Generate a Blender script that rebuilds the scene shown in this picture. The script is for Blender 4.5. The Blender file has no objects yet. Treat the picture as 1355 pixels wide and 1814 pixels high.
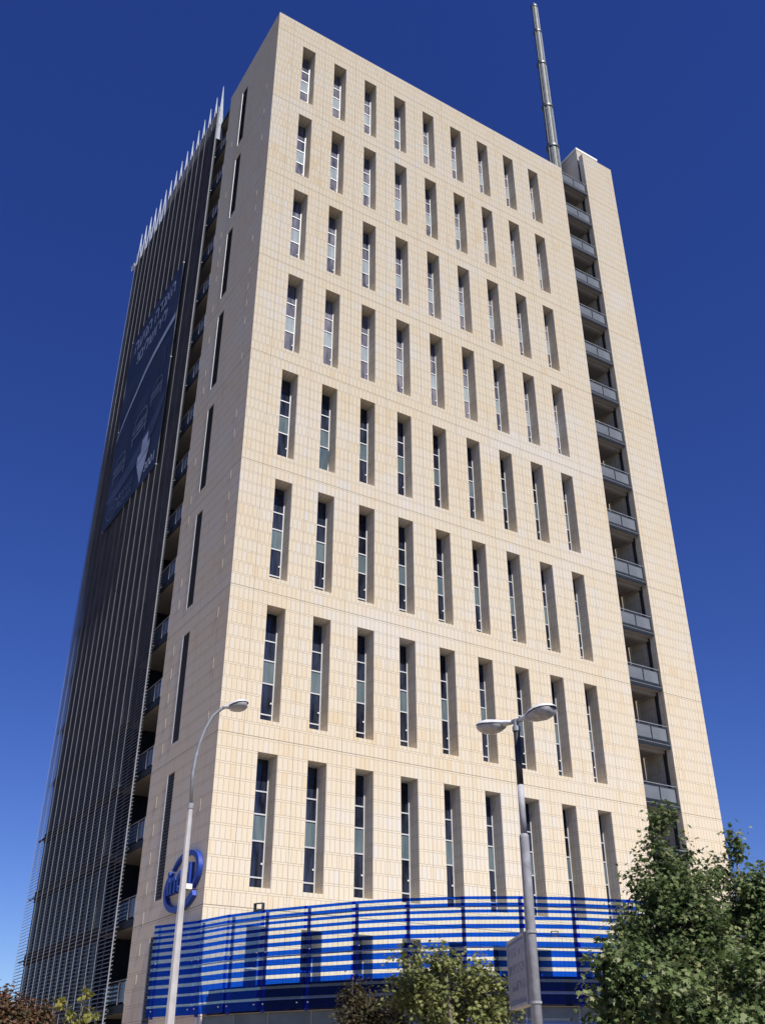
import bpy, bmesh, math, random
from mathutils import Vector, Matrix, noise

random.seed(7)
scene = bpy.context.scene
col = scene.collection
R = math.radians

# ------------------------------------------------------------------ camera, sky, sun, exposure
cd = bpy.data.cameras.new('camera'); cam = bpy.data.objects.new('camera', cd); col.objects.link(cam)
cr = Vector((0.848888, -0.528573, -0.000403)); cu = Vector((-0.266602, -0.428821, 0.863155)); cf = Vector((0.456413, 0.732614, 0.504940))
cam.matrix_world = Matrix(((cr.x, cu.x, -cf.x, -16.1796), (cr.y, cu.y, -cf.y, -39.6349), (cr.z, cu.z, -cf.z, 1.5991), (0, 0, 0, 1)))
cd.sensor_fit = 'VERTICAL'; cd.sensor_height = 24.0; cd.sensor_width = 18.0; cd.lens = 1742.1 / 1814 * 24.0
cd.clip_start = 0.1; cd.clip_end = 6000
scene.camera = cam

SUN_EL, SUN_AZ = 52.0, 1.5          # elevation; azimuth west of the front wall's normal
world = bpy.data.worlds.new('World'); scene.world = world; world.use_nodes = True
wn = world.node_tree.nodes; wl = world.node_tree.links
sky = wn.new('ShaderNodeTexSky'); sky.sky_type = 'NISHITA'; sky.sun_disc = False
sky.sun_elevation = R(SUN_EL); sky.sun_rotation = R(180 + SUN_AZ)
sky.altitude = 800; sky.air_density = 1.0; sky.dust_density = 0.0; sky.ozone_density = 3.0
hsv = wn.new('ShaderNodeHueSaturation'); hsv.inputs['Saturation'].default_value = 1.24
hsv.inputs['Hue'].default_value = 0.524
wl.new(sky.outputs[0], hsv.inputs['Color']); tint = wn.new('ShaderNodeMix'); tint.data_type = 'RGBA'; tint.blend_type = 'MULTIPLY'; tint.inputs[0].default_value = 1.0
tint.inputs[7].default_value = (.80, .92, 1.12, 1)
wl.new(hsv.outputs[0], tint.inputs[6]); wl.new(tint.outputs[2], wn['Background'].inputs[0])
wn['Background'].inputs[1].default_value = 0.066

sd = bpy.data.lights.new('sun', 'SUN'); sd.energy = 5.0; sd.angle = R(0.53); sd.color = (1.0, 0.95, 0.86)
sun = bpy.data.objects.new('sun', sd); col.objects.link(sun)
sdir = Vector((math.cos(R(SUN_EL)) * math.sin(R(SUN_AZ)), math.cos(R(SUN_EL)) * math.cos(R(SUN_AZ)), -math.sin(R(SUN_EL))))
sun.rotation_euler = sdir.to_track_quat('-Z', 'Y').to_euler(); sun.location = (-20, -60, 90)
scene.view_settings.view_transform = 'Standard'; scene.view_settings.look = 'None'
scene.view_settings.exposure = 0.55; scene.view_settings.gamma = 1.0
scene.cycles.max_bounces = 8; scene.cycles.transparent_max_bounces = 24

# ------------------------------------------------------------------ helpers
class MB:
    def __init__(self): self.v = []; self.f = []; self.m = []
    def face(self, pts, mi=0):
        n = len(self.v); self.v += [tuple(p) for p in pts]; self.f.append(tuple(range(n, n + len(pts)))); self.m.append(mi)
    def box(self, a, b, mi=0):
        x0, y0, z0 = a; x1, y1, z1 = b
        self.hexa([(x0, y0, z0), (x1, y0, z0), (x1, y1, z0), (x0, y1, z0), (x0, y0, z1), (x1, y0, z1), (x1, y1, z1), (x0, y1, z1)], mi)
    def hexa(self, p, mi=0):
        n = len(self.v); self.v += [tuple(q) for q in p]
        for q in ((0, 3, 2, 1), (4, 5, 6, 7), (0, 1, 5, 4), (1, 2, 6, 5), (2, 3, 7, 6), (3, 0, 4, 7)):
            self.f.append(tuple(n + i for i in q)); self.m.append(mi)
    def slab(self, p, q, t, z0, z1, mi=0):
        """upright board between plan points p and q, thickness t towards its left side"""
        d = Vector((q[0] - p[0], q[1] - p[1])).normalized(); n = Vector((-d.y, d.x)) * t
        self.hexa([(p[0], p[1], z0), (q[0], q[1], z0), (q[0] + n.x, q[1] + n.y, z0), (p[0] + n.x, p[1] + n.y, z0),
                   (p[0], p[1], z1), (q[0], q[1], z1), (q[0] + n.x, q[1] + n.y, z1), (p[0] + n.x, p[1] + n.y, z1)], mi)
    def tube(self, pts, rad, n=12, mi=0, caps=True):
        pts = [Vector(p) for p in pts]
        if not isinstance(rad, (list, tuple)): rad = [rad] * len(pts)
        rings = []; up = None
        for i, p in enumerate(pts):
            d = (pts[min(i + 1, len(pts) - 1)] - pts[max(i - 1, 0)]).normalized()
            if up is None:
                up = Vector((0, 0, 1)) if abs(d.z) < .9 else Vector((1, 0, 0))
            a = up - d * up.dot(d); a.normalize(); up = a; b = d.cross(a)
            k = len(self.v)
            for j in range(n):
                t = 2 * math.pi * j / n
                self.v.append(tuple(p + (a * math.cos(t) + b * math.sin(t)) * rad[i]))
            rings.append(k)
        for i in range(len(rings) - 1):
            for j in range(n):
                j2 = (j + 1) % n
                self.f.append((rings[i] + j, rings[i] + j2, rings[i + 1] + j2, rings[i + 1] + j)); self.m.append(mi)
        if caps:
            self.f.append(tuple(rings[0] + j for j in reversed(range(n)))); self.m.append(mi)
            self.f.append(tuple(rings[-1] + j for j in range(n))); self.m.append(mi)
    def build(self, name, mats, parent=None, smooth=False, normals=False):
        me = bpy.data.meshes.new(name); me.from_pydata(self.v, [], self.f)
        if not isinstance(mats, (list, tuple)): mats = [mats]
        for m in mats: me.materials.append(m)
        me.polygons.foreach_set('material_index', self.m)
        if normals:
            bm = bmesh.new(); bm.from_mesh(me); bmesh.ops.recalc_face_normals(bm, faces=bm.faces); bm.to_mesh(me); bm.free()
        if smooth:
            me.polygons.foreach_set('use_smooth', [True] * len(me.polygons))
        me.update()
        o = bpy.data.objects.new(name, me); col.objects.link(o)
        if parent is not None: o.parent = parent
        return o

def tag(o, label=None, cat=None, group=None, kind=None):
    if label: o['label'] = label
    if cat: o['category'] = cat
    if group: o['group'] = group
    if kind: o['kind'] = kind
    return o

def thing(name, label, cat, loc=(0, 0, 0), group=None):
    o = bpy.data.objects.new(name, None); o.location = loc; o.empty_display_size = .3; col.objects.link(o)
    return tag(o, label, cat, group)

def dup(o, parent, loc=None):
    c = o.copy(); col.objects.link(c); c.parent = parent
    if loc is not None: c.location = loc
    for ch in list(o.children): dup(ch, c)
    return c

# ------------------------------------------------------------------ materials
def mat(name, color=(.5, .5, .5), rough=.6, metal=0., spec=.5, var=0., vscale=3., bump=0., bscale=40.):
    m = bpy.data.materials.new(name); m.use_nodes = True
    nt = m.node_tree; b = nt.nodes['Principled BSDF']
    b.inputs['Base Color'].default_value = (*color, 1); b.inputs['Roughness'].default_value = rough
    b.inputs['Metallic'].default_value = metal; b.inputs['Specular IOR Level'].default_value = spec
    tc = nt.nodes.new('ShaderNodeTexCoord')
    if var:
        n = nt.nodes.new('ShaderNodeTexNoise'); n.inputs['Scale'].default_value = vscale; n.inputs['Detail'].default_value = 6
        nt.links.new(tc.outputs['Object'], n.inputs['Vector'])
        r = nt.nodes.new('ShaderNodeValToRGB')
        r.color_ramp.elements[0].position = .3; r.color_ramp.elements[1].position = .7
        r.color_ramp.elements[0].color = (*[c * (1 - var) for c in color], 1); r.color_ramp.elements[1].color = (*[min(1, c * (1 + var)) for c in color], 1)
        nt.links.new(n.outputs[0], r.inputs[0]); nt.links.new(r.outputs[0], b.inputs['Base Color'])
    if bump:
        n2 = nt.nodes.new('ShaderNodeTexNoise'); n2.inputs['Scale'].default_value = bscale; n2.inputs['Detail'].default_value = 4
        nt.links.new(tc.outputs['Object'], n2.inputs['Vector'])
        bp = nt.nodes.new('ShaderNodeBump'); bp.inputs['Strength'].default_value = bump; bp.inputs['Distance'].default_value = .02
        nt.links.new(n2.outputs[0], bp.inputs['Height']); nt.links.new(bp.outputs[0], b.inputs['Normal'])
    return m

class NT:
    """tiny helper to write node maths"""
    def __init__(self, nt): self.nt = nt
    def m(self, op, a, b=None, c=None):
        n = self.nt.nodes.new('ShaderNodeMath'); n.operation = op
        for i, x in enumerate((a, b, c)):
            if x is None: continue
            if isinstance(x, (int, float)): n.inputs[i].default_value = x
            else: self.nt.links.new(x, n.inputs[i])
        return n.outputs[0]
    def mixc(self, f, a, b, mode='MIX'):
        n = self.nt.nodes.new('ShaderNodeMix'); n.data_type = 'RGBA'; n.blend_type = mode
        for i, x in ((0, f), (6, a), (7, b)):
            if isinstance(x, (int, float)): n.inputs[i].default_value = x
            elif isinstance(x, tuple): n.inputs[i].default_value = (*x, 1)
            else: self.nt.links.new(x, n.inputs[i])
        return n.outputs[2]

TILE, COURSE, ZREF, STRIP = 0.25226, 7.2 / 11, 14.517, .135

def stone_material():
    m = bpy.data.materials.new('cladding_stone'); m.use_nodes = True; nt = m.node_tree; N = NT(nt); L = nt.links.new
    b = nt.nodes['Principled BSDF']; b.inputs['Roughness'].default_value = .85; b.inputs['Specular IOR Level'].default_value = .25
    b.inputs['Diffuse Roughness'].default_value = 0.6
    tc = nt.nodes.new('ShaderNodeTexCoord'); sep = nt.nodes.new('ShaderNodeSeparateXYZ'); L(tc.outputs['Object'], sep.inputs[0])
    geo = nt.nodes.new('ShaderNodeNewGeometry'); sn = nt.nodes.new('ShaderNodeSeparateXYZ'); L(geo.outputs['True Normal'], sn.inputs[0])
    isx = N.m('GREATER_THAN', N.m('ABSOLUTE', sn.outputs[0]), .5); isz = N.m('GREATER_THAN', N.m('ABSOLUTE', sn.outputs[2]), .5)
    dx = N.m('SUBTRACT', sep.outputs[1], sep.outputs[0]); u = N.m('MULTIPLY_ADD', isx, dx, sep.outputs[0])
    dz = N.m('SUBTRACT', sep.outputs[1], sep.outputs[2]); w = N.m('MULTIPLY_ADD', isz, dz, sep.outputs[2])
    V = N.m('DIVIDE', N.m('SUBTRACT', w, ZREF - 100 * COURSE), COURSE)
    vi = N.m('FLOOR', V); vf = N.m('FRACT', V)
    strip = N.m('GREATER_THAN', vf, 1 - STRIP)
    wn1 = nt.nodes.new('ShaderNodeTexWhiteNoise'); wn1.noise_dimensions = '1D'; L(vi, wn1.inputs['W'])
    shift = N.m('MULTIPLY', N.m('GREATER_THAN', wn1.outputs[0], .72), .5)
    U0 = N.m('DIVIDE', N.m('SUBTRACT', u, 1.9727 - 100 * TILE), TILE)
    U1 = N.m('ADD', U0, shift)
    U = N.m('DIVIDE', U1, N.m('MULTIPLY_ADD', strip, 3.0, 1.0))
    ui = N.m('FLOOR', U); uf = N.m('FRACT', U)
    comb = nt.nodes.new('ShaderNodeCombineXYZ'); L(ui, comb.inputs[0]); L(vi, comb.inputs[1]); L(N.m('MULTIPLY_ADD', isx, 7.0, strip), comb.inputs[2])
    wn2 = nt.nodes.new('ShaderNodeTexWhiteNoise'); wn2.noise_dimensions = '3D'; L(comb.outputs[0], wn2.inputs['Vector'])
    # patchy batches of stone: bias the random value with a slow noise
    nz = nt.nodes.new('ShaderNodeTexNoise'); nz.inputs['Scale'].default_value = .16; nz.inputs['Detail'].default_value = 3; L(tc.outputs['Object'], nz.inputs['Vector'])
    rnd_ = N.m('ADD', .5, N.m('MULTIPLY', N.m('SUBTRACT', wn2.outputs[0], .5), N.m('SUBTRACT', .76, N.m('MULTIPLY', strip, .7))))
    val = N.m('ADD', rnd_, N.m('MULTIPLY', N.m('SUBTRACT', nz.outputs[0], .5), 1.0))
    ramp = nt.nodes.new('ShaderNodeValToRGB'); L(val, ramp.inputs[0]); e = ramp.color_ramp.elements
    e[0].position = .0; e[0].color = (.655, .62, .575, 1); e[1].position = 1.; e[1].color = (.665, .55, .385, 1)
    for p_, c_ in ((.10, (.665, .62, .545)), (.22, (.68, .615, .505)), (.6, (.685, .61, .485)), (.85, (.68, .59, .45))):
        x = e.new(p_); x.color = (*c_, 1)
    fine = nt.nodes.new('ShaderNodeTexNoise'); fine.inputs['Scale'].default_value = 14; fine.inputs['Detail'].default_value = 6; fine.inputs['Roughness'].default_value = .7
    L(tc.outputs['Object'], fine.inputs['Vector'])
    c1 = N.mixc(1.0, ramp.outputs[0], N.mixc(fine.outputs[0], (.84, .82, .79), (1.12, 1.12, 1.12)), 'MULTIPLY')
    # pale bloom (efflorescence) and a slow greying
    bl = nt.nodes.new('ShaderNodeTexNoise'); bl.inputs['Scale'].default_value = .22; bl.inputs['Detail'].default_value = 5; bl.inputs['Roughness'].default_value = .62
    mp = nt.nodes.new('ShaderNodeMapping'); mp.inputs['Location'].default_value = (3.1, 1.7, 4.3); mp.inputs['Scale'].default_value = (1, 1, 1.6); L(tc.outputs['Object'], mp.inputs[0]); L(mp.outputs[0], bl.inputs['Vector'])
    br = nt.nodes.new('ShaderNodeValToRGB'); L(bl.outputs[0], br.inputs[0]); br.color_ramp.elements[0].position = .52; br.color_ramp.elements[1].position = .74
    bv = N.m('MULTIPLY', br.outputs[0], .65)
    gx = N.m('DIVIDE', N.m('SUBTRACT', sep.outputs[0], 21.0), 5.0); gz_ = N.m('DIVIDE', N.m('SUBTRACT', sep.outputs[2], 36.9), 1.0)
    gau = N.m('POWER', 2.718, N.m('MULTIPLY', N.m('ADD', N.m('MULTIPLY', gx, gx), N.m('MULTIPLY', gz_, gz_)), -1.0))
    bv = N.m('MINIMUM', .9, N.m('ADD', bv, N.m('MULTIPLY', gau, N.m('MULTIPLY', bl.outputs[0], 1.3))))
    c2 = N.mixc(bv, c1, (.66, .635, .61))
    # joints
    def edge(f, wdt):
        return N.m('LESS_THAN', N.m('MINIMUM', f, N.m('SUBTRACT', 1.0, f)), wdt)
    ju = N.m('LESS_THAN', N.m('MULTIPLY', N.m('MINIMUM', uf, N.m('SUBTRACT', 1.0, uf)), N.m('MULTIPLY_ADD', strip, 3.0, 1.0)), .030)
    jv = N.m('MAXIMUM', edge(vf, .0115), N.m('LESS_THAN', N.m('ABSOLUTE', N.m('SUBTRACT', vf, 1 - STRIP)), .0105))
    joint = N.m('MAXIMUM', ju, jv)
    # wider movement joints at every storey band and every fourth window bay
    fz = N.m('FRACT', N.m('DIVIDE', N.m('SUBTRACT', w, ZREF + COURSE - 720), 7.2))
    fu = N.m('FRACT', N.m('DIVIDE', N.m('SUBTRACT', u, 3.723 - 252.26), 2.5226))
    mv = N.m('MAXIMUM', N.m('LESS_THAN', fz, .0042), N.m('LESS_THAN', fu, .0085))
    c3 = N.mixc(N.m('MULTIPLY', joint, .80), c2, (.20, .145, .09))
    c4 = N.mixc(N.m('MULTIPLY', mv, .6), c3, (.12, .085, .055))
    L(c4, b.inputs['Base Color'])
    hgt = N.m('SUBTRACT', N.m('MULTIPLY', fine.outputs[0], .5), N.m('MULTIPLY', N.m('MAXIMUM', joint, mv), .6))
    hgt = N.m('ADD', hgt, N.m('MULTIPLY', wn2.outputs[0], .25))
    bp = nt.nodes.new('ShaderNodeBump'); bp.inputs['Strength'].default_value = .35; bp.inputs['Distance'].default_value = .008
    L(hgt, bp.inputs['Height']); L(bp.outputs[0], b.inputs['Normal'])
    return m

def glass_dark(name, c0, c1, rough=.04):
    m = bpy.data.materials.new(name); m.use_nodes = True; nt = m.node_tree; N = NT(nt); L = nt.links.new
    b = nt.nodes['Principled BSDF']; b.inputs['Roughness'].default_value = rough; b.inputs['IOR'].default_value = 1.52
    oi = nt.nodes.new('ShaderNodeObjectInfo'); tc = nt.nodes.new('ShaderNodeTexCoord')
    n = nt.nodes.new('ShaderNodeTexNoise'); n.noise_dimensions = '4D'; n.inputs['Scale'].default_value = 1.6; n.inputs['Detail'].default_value = 3
    mp = nt.nodes.new('ShaderNodeMapping'); mp.inputs['Scale'].default_value = (2.6, 1, .42); L(tc.outputs['Object'], mp.inputs[0]); L(mp.outputs[0], n.inputs['Vector']); L(N.m('MULTIPLY', oi.outputs['Random'], 60.), n.inputs['W'])  # upright streaks in the base colour stand for blue reflections on the glass
    f = N.m('ADD', N.m('MULTIPLY', N.m('SUBTRACT', n.outputs[0], .5), 3.0), N.m('MULTIPLY_ADD', oi.outputs['Random'], .5, .22))
    r = nt.nodes.new('ShaderNodeValToRGB'); L(f, r.inputs[0]); r.color_ramp.elements[0].color = (*c0, 1); r.color_ramp.elements[1].color = (*c1, 1)
    L(r.outputs[0], b.inputs['Base Color'])
    # slightly uneven panes
    n2 = nt.nodes.new('ShaderNodeTexNoise'); n2.inputs['Scale'].default_value = .9; L(tc.outputs['Object'], n2.inputs['Vector'])
    bp = nt.nodes.new('ShaderNodeBump'); bp.inputs['Strength'].default_value = .06; L(n2.outputs[0], bp.inputs['Height']); L(bp.outputs[0], b.inputs['Normal'])
    return m

def sheet_glass(name, tint, body, fac, rough=.05, gloss=1.0):
    """thin coloured glass: tinted see-through with a little body colour and a Fresnel reflection"""
    m = bpy.data.materials.new(name); m.use_nodes = True; nt = m.node_tree; L = nt.links.new; N = NT(nt)
    for n in list(nt.nodes): nt.nodes.remove(n)
    out = nt.nodes.new('ShaderNodeOutputMaterial')
    tr = nt.nodes.new('ShaderNodeBsdfTransparent'); tr.inputs[0].default_value = (*tint, 1)
    df = nt.nodes.new('ShaderNodeBsdfDiffuse'); df.inputs[0].default_value = (*body, 1)
    mx = nt.nodes.new('ShaderNodeMixShader')
    tc = nt.nodes.new('ShaderNodeTexCoord'); nz = nt.nodes.new('ShaderNodeTexNoise'); nz.inputs['Scale'].default_value = .8; nz.inputs['Detail'].default_value = 5
    L(tc.outputs['Object'], nz.inputs['Vector'])
    L(N.m('MULTIPLY', N.m('ADD', .6, N.m('MULTIPLY', nz.outputs[0], .8)), fac), mx.inputs[0])
    L(tr.outputs[0], mx.inputs[1]); L(df.outputs[0], mx.inputs[2])
    gl = nt.nodes.new('ShaderNodeBsdfGlossy'); gl.inputs['Roughness'].default_value = rough
    fr = nt.nodes.new('ShaderNodeFresnel'); fr.inputs[0].default_value = 1.45
    m2 = nt.nodes.new('ShaderNodeMixShader'); L(N.m('MULTIPLY', fr.outputs[0], gloss), m2.inputs[0]); L(mx.outputs[0], m2.inputs[1]); L(gl.outputs[0], m2.inputs[2])
    L(m2.outputs[0], out.inputs[0])
    return m

def leaf_material(name, stops, trans=.35):
    m = bpy.data.materials.new(name); m.use_nodes = True; nt = m.node_tree; L = nt.links.new
    b = nt.nodes['Principled BSDF']; b.inputs['Roughness'].default_value = .6; b.inputs['Specular IOR Level'].default_value = .25
    at = nt.nodes.new('ShaderNodeAttribute'); at.attribute_name = 'tint'
    r = nt.nodes.new('ShaderNodeValToRGB'); e = r.color_ramp.elements
    e[0].position, e[0].color = stops[0][0], (*stops[0][1], 1); e[1].position, e[1].color = stops[-1][0], (*stops[-1][1], 1)
    for p_, c_ in stops[1:-1]:
        x = e.new(p_); x.color = (*c_, 1)
    L(at.outputs['Fac'], r.inputs[0]); L(r.outputs[0], b.inputs['Base Color'])
    tl = nt.nodes.new('ShaderNodeBsdfTranslucent'); L(r.outputs[0], tl.inputs[0])
    mx = nt.nodes.new('ShaderNodeMixShader'); mx.inputs[0].default_value = trans
    L(b.outputs[0], mx.inputs[1]); L(tl.outputs[0], mx.inputs[2]); L(mx.outputs[0], nt.nodes['Material Output'].inputs[0])
    return m

STONE = stone_material()
M = {}
M['glass'] = glass_dark('window_glass', (.003, .004, .009), (.030, .038, .066))
M['blind'] = glass_dark('window_with_blind', (.045, .05, .085), (.20, .195, .235), .06)  # upper-row glass, lightened: its bright reflection is put into the base colour
M['blind_pale'] = glass_dark('pale_opaque_pane', (.22, .26, .30), (.32, .36, .40), .12)  # opaque pane of the upper rows, with the same reflected brightness painted in
M['spandrel'] = glass_dark('opaque_pane', (.07, .10, .12), (.125, .16, .18), .12)
M['alu'] = mat('pale_aluminium', (.60, .61, .64), .42, .35, var=.08)
M['white_metal'] = mat('white_metal', (.78, .78, .77), .4, var=.05)
M['steel_dark'] = mat('dark_steel', (.035, .042, .055), .45, .2, var=.25)
M['slat'] = mat('louver_metal', (.16, .17, .20), .6, .1, var=.2, vscale=.6)
M['slit_slat'] = mat('slit_louver_metal', (.10, .10, .10), .5, .3, var=.2)
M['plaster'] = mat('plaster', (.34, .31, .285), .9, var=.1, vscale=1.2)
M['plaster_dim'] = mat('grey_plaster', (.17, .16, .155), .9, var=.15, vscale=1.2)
M['roof'] = mat('roof_membrane', (.30, .29, .28), .9, var=.2, vscale=.5)
M['curtain'] = glass_dark('curtain_glass', (.006, .009, .018), (.014, .022, .042), .35)
M['slab_edge'] = mat('slab_edge_metal', (.018, .022, .030), .6, .1, .2, var=.2)
M['slab_trim'] = mat('slab_trim', (.21, .23, .26), .6, .1, var=.1)
M['rail_glass'] = sheet_glass('railing_glass', (.60, .64, .68), (.44, .48, .53), .32, .08)
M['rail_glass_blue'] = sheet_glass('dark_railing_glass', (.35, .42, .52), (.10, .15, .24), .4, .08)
M['fin'] = mat('fin_metal', (.34, .37, .42), .8, 0., .1, var=.12)
M['bar'] = mat('bar_metal', (.21, .22, .25), .8, 0., .1, var=.12)
M['pipe'] = mat('mast_metal', (.085, .095, .10), .55, .1, .25, var=.3, vscale=2)
M['collar'] = mat('mast_collar', (.09, .10, .11), .5, .4, var=.2)
M['blue'] = sheet_glass('blue_glass', (.075, .31, .88), (.003, .015, .08), .03, .05, .22)
M['clear'] = sheet_glass('clear_glass', (.95, .97, .95), (.7, .75, .7), .015, .04, .6)
M['parapet'] = mat('dark_parapet', (.010, .011, .016), .8, var=.3)
M['post_blue'] = mat('blue_post', (.012, .03, .14), .45, .1, var=.2)
M['fascia'] = mat('fascia_panel', (.10, .115, .135), .3, .3, var=.2, vscale=1.5)
M['logo'] = mat('logo_blue', (.012, .045, .30), .45, .0, var=.15, vscale=2)
M['banner'] = mat('banner_fabric', (.020, .029, .064), .7, var=.3, vscale=.25)
M['print_pale'] = mat('printed_pale', (.46, .50, .58), .7, var=.2, vscale=.8)
M['print_mid'] = mat('printed_mid', (.15, .18, .25), .7, var=.3, vscale=.8)
M['print_dim'] = mat('printed_dim', (.052, .07, .125), .7, var=.3, vscale=.6)
M['galv'] = mat('galvanised_steel', (.27, .27, .295), .75, .1, var=.22, vscale=6, bump=.1, bscale=60)
M['pole_pale'] = mat('pale_pole_paint', (.40, .385, .385), .55, .05, var=.14, vscale=4)
M['pole_black'] = mat('black_pole_paint', (.022, .022, .03), .5, .1, var=.3, vscale=5)
M['arm_grey'] = mat('grey_arm', (.24, .25, .27), .5, .3, var=.2, vscale=5)
M['lamp_shell'] = mat('lamp_shell', (.55, .56, .60), .45, .05, var=.12, vscale=5)
M['lamp_bowl'] = mat('lamp_bowl', (.36, .35, .36), .25, 0, var=.25, vscale=9)
M['lamp_rim'] = mat('lamp_rim', (.06, .06, .065), .5, .1, var=.2)
M['bark'] = mat('bark', (.20, .17, .14), .9, var=.4, vscale=9, bump=.5, bscale=25)
M['asphalt'] = mat('asphalt', (.06, .06, .063), .9, var=.25, vscale=2, bump=.3, bscale=60)
M['paving'] = mat('paving', (.33, .265, .185), .9, var=.15, vscale=1.2, bump=.2, bscale=30)
M['soil'] = mat('dry_ground', (.05, .045, .034), .95, var=.3, vscale=.3, bump=.3, bscale=8)
M['kerb'] = mat('kerb_stone', (.42, .40, .37), .85, var=.15)
M['paint'] = mat('road_paint', (.75, .75, .73), .7, var=.1)
M['interior'] = mat('dim_interior', (.03, .03, .035), .8, var=.2)

# ------------------------------------------------------------------ ground, road, pavement
g = MB(); g.face([(-3000, -3000, 0), (3000, -3000, 0), (3000, 3000, 0), (-3000, 3000, 0)])
tag(g.build('ground', M['soil']), kind='structure')
g = MB(); g.box((-48, -26.5, -.05), (60, 36, .14)); tag(g.build('pavement', M['paving']), kind='structure')
g = MB(); g.face([(-400, -44, .006), (400, -44, .006), (400, -26.8, .006), (-400, -26.8, .006)]); tag(g.build('road', M['asphalt']), kind='structure')
g = MB(); g.box((-48, -26.8, -.05), (60, -26.503, .15)); tag(g.build('kerb', M['kerb']), kind='structure')
g = MB()
for i in range(-40, 40): g.face([(i * 6, -35.4, .012), (i * 6 + 3, -35.4, .012), (i * 6 + 3, -35.25, .012), (i * 6, -35.25, .012)])
tag(g.build('road_markings', M['paint']), kind='structure')

# ------------------------------------------------------------------ the tower
WX0, WP, WW, WH, PZ = 1.9727, 2.5226, 0.9784, 5.70, 7.2
ROOF = 67.28; XS, XR, XE = 25.925, 28.680, 31.977; DEPTH = 27.6; LW = 8.25; PIER = 70.8
WT = [14.517 + (8 - k) * PZ for k in range(1, 10)]        # tops of the nine window rows
ND = 0.82
tower = thing('office_tower', 'tall sandstone clad office tower with nine columns of deep narrow windows under a blue sky', 'building')

w = MB()
zs = sorted(set([0.0, ROOF] + WT + [max(t - WH, 0.02) for t in WT]))
xs = [0.0]
for c in range(9): xs += [WX0 + c * WP, WX0 + c * WP + WW]
xs.append(XS)
for i in range(len(xs) - 1):
    for j in range(len(zs) - 1):
        x0, x1, z0, z1 = xs[i], xs[i + 1], zs[j], zs[j + 1]
        hole = (i % 2 == 1) and any(abs(t - z1) < 1e-6 for t in WT)
        if not hole:
            w.face([(x0, 0, z0), (x1, 0, z0), (x1, 0, z1), (x0, 0, z1)])
        else:
            d = ND + .12
            w.face([(x0, 0, z0), (x0, 0, z1), (x0, d, z1), (x0, d, z0)]); w.face([(x1, 0, z1), (x1, 0, z0), (x1, d, z0), (x1, d, z1)])
            w.face([(x0, 0, z1), (x1, 0, z1), (x1, d, z1), (x0, d, z1)]); w.face([(x1, 0, z0), (x0, 0, z0), (x0, d, z0), (x1, d, z0)])
# left wall with the slit openings
SY0, SY1, SD = 4.878, 5.761, .05
ys = [0.0, SY0, SY1, LW]
for i in range(3):
    for j in range(len(zs) - 1):
        y0, y1, z0, z1 = ys[i], ys[i + 1], zs[j], zs[j + 1]
        if i == 1 and any(abs(t - z1) < 1e-6 for t in WT):
            w.face([(0, y0, z1), (0, y0, z0), (SD, y0, z0), (SD, y0, z1)]); w.face([(0, y1, z0), (0, y1, z1), (SD, y1, z1), (SD, y1, z0)])
            w.face([(0, y1, z1), (0, y0, z1), (SD, y0, z1), (SD, y1, z1)]); w.face([(0, y0, z0), (0, y1, z0), (SD, y1, z0), (SD, y0, z0)])
        else:
            w.face([(0, y1, z0), (0, y0, z0), (0, y0, z1), (0, y1, z1)])
# reveal of the left wall, parapet top and inner faces, slot reveal
w.face([(0, LW, 0), (0, LW, ROOF), (2.0, LW, ROOF), (2.0, LW, 0)])
P = .45
w.face([(0, 0, ROOF), (XS, 0, ROOF), (XS, P, ROOF), (P, P, ROOF)]); w.face([(0, 0, ROOF), (P, P, ROOF), (P, LW, ROOF), (0, LW, ROOF)])
w.face([(P, P, ROOF), (XS, P, ROOF), (XS, P, ROOF - 1.2), (P, P, ROOF - 1.2)]); w.face([(P, LW, ROOF), (P, P, ROOF), (P, P, ROOF - 1.2), (P, LW, ROOF - 1.2)])
SLOT = 2.3
w.face([(XS, 0, 0), (XS, SLOT, 0), (XS, SLOT, ROOF), (XS, 0, ROOF)])
# right pier (taller than the roof) with its reveal, back and right side
w.face([(XR, 0, 0), (XE, 0, 0), (XE, 0, PIER), (XR, 0, PIER)])
w.face([(XR, 0, PIER), (XR, .45, PIER), (XR, .45, 0), (XR, 0, 0)])
w.face([(XR, 0, PIER), (XE, 0, PIER), (XE, .45, PIER), (XR, .45, PIER)])
w.face([(XR, .45, PIER), (XE, .45, PIER), (XE, .45, ROOF - 1.2), (XR, .45, ROOF - 1.2)])
w.face([(XR, .45, 0), (XR, .45, ROOF - 1.2), (XR, SLOT, ROOF - 1.2), (XR, SLOT, 0)])
w.face([(XE, 0, 0), (XE, DEPTH, 0), (XE, DEPTH, ROOF), (XE, 0.45, ROOF), (XE, 0.45, PIER), (XE, 0, PIER)])
w.face([(XE, DEPTH, 0), (0, DEPTH, 0), (0, DEPTH, ROOF), (XE, DEPTH, ROOF)])
rs = random.Random(3)
for yy in (1.25, 6.95):
    for k in range(46):
        z0 = 3 + k * COURSE * 2 + .05
        if rs.random() < .5 or z0 > ROOF - 1.5: continue
        z0 = ZREF + round((z0 - ZREF) / COURSE) * COURSE + .01
        w.box((-.012, yy, z0), (-.002, yy + .02, z0 + COURSE * .84))
w.build('wall', STONE, tower, normals=False)

r = MB(); r.face([(P, P, ROOF - 1.2), (XS, P, ROOF - 1.2), (XS, SLOT, ROOF - 1.2), (XE, SLOT, ROOF - 1.2), (XE, DEPTH, ROOF - 1.2), (.0, DEPTH, ROOF - 1.2), (.0, LW, ROOF - 1.2), (P, LW, ROOF - 1.2)])
r.build('roof', M['roof'], tower)

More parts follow.
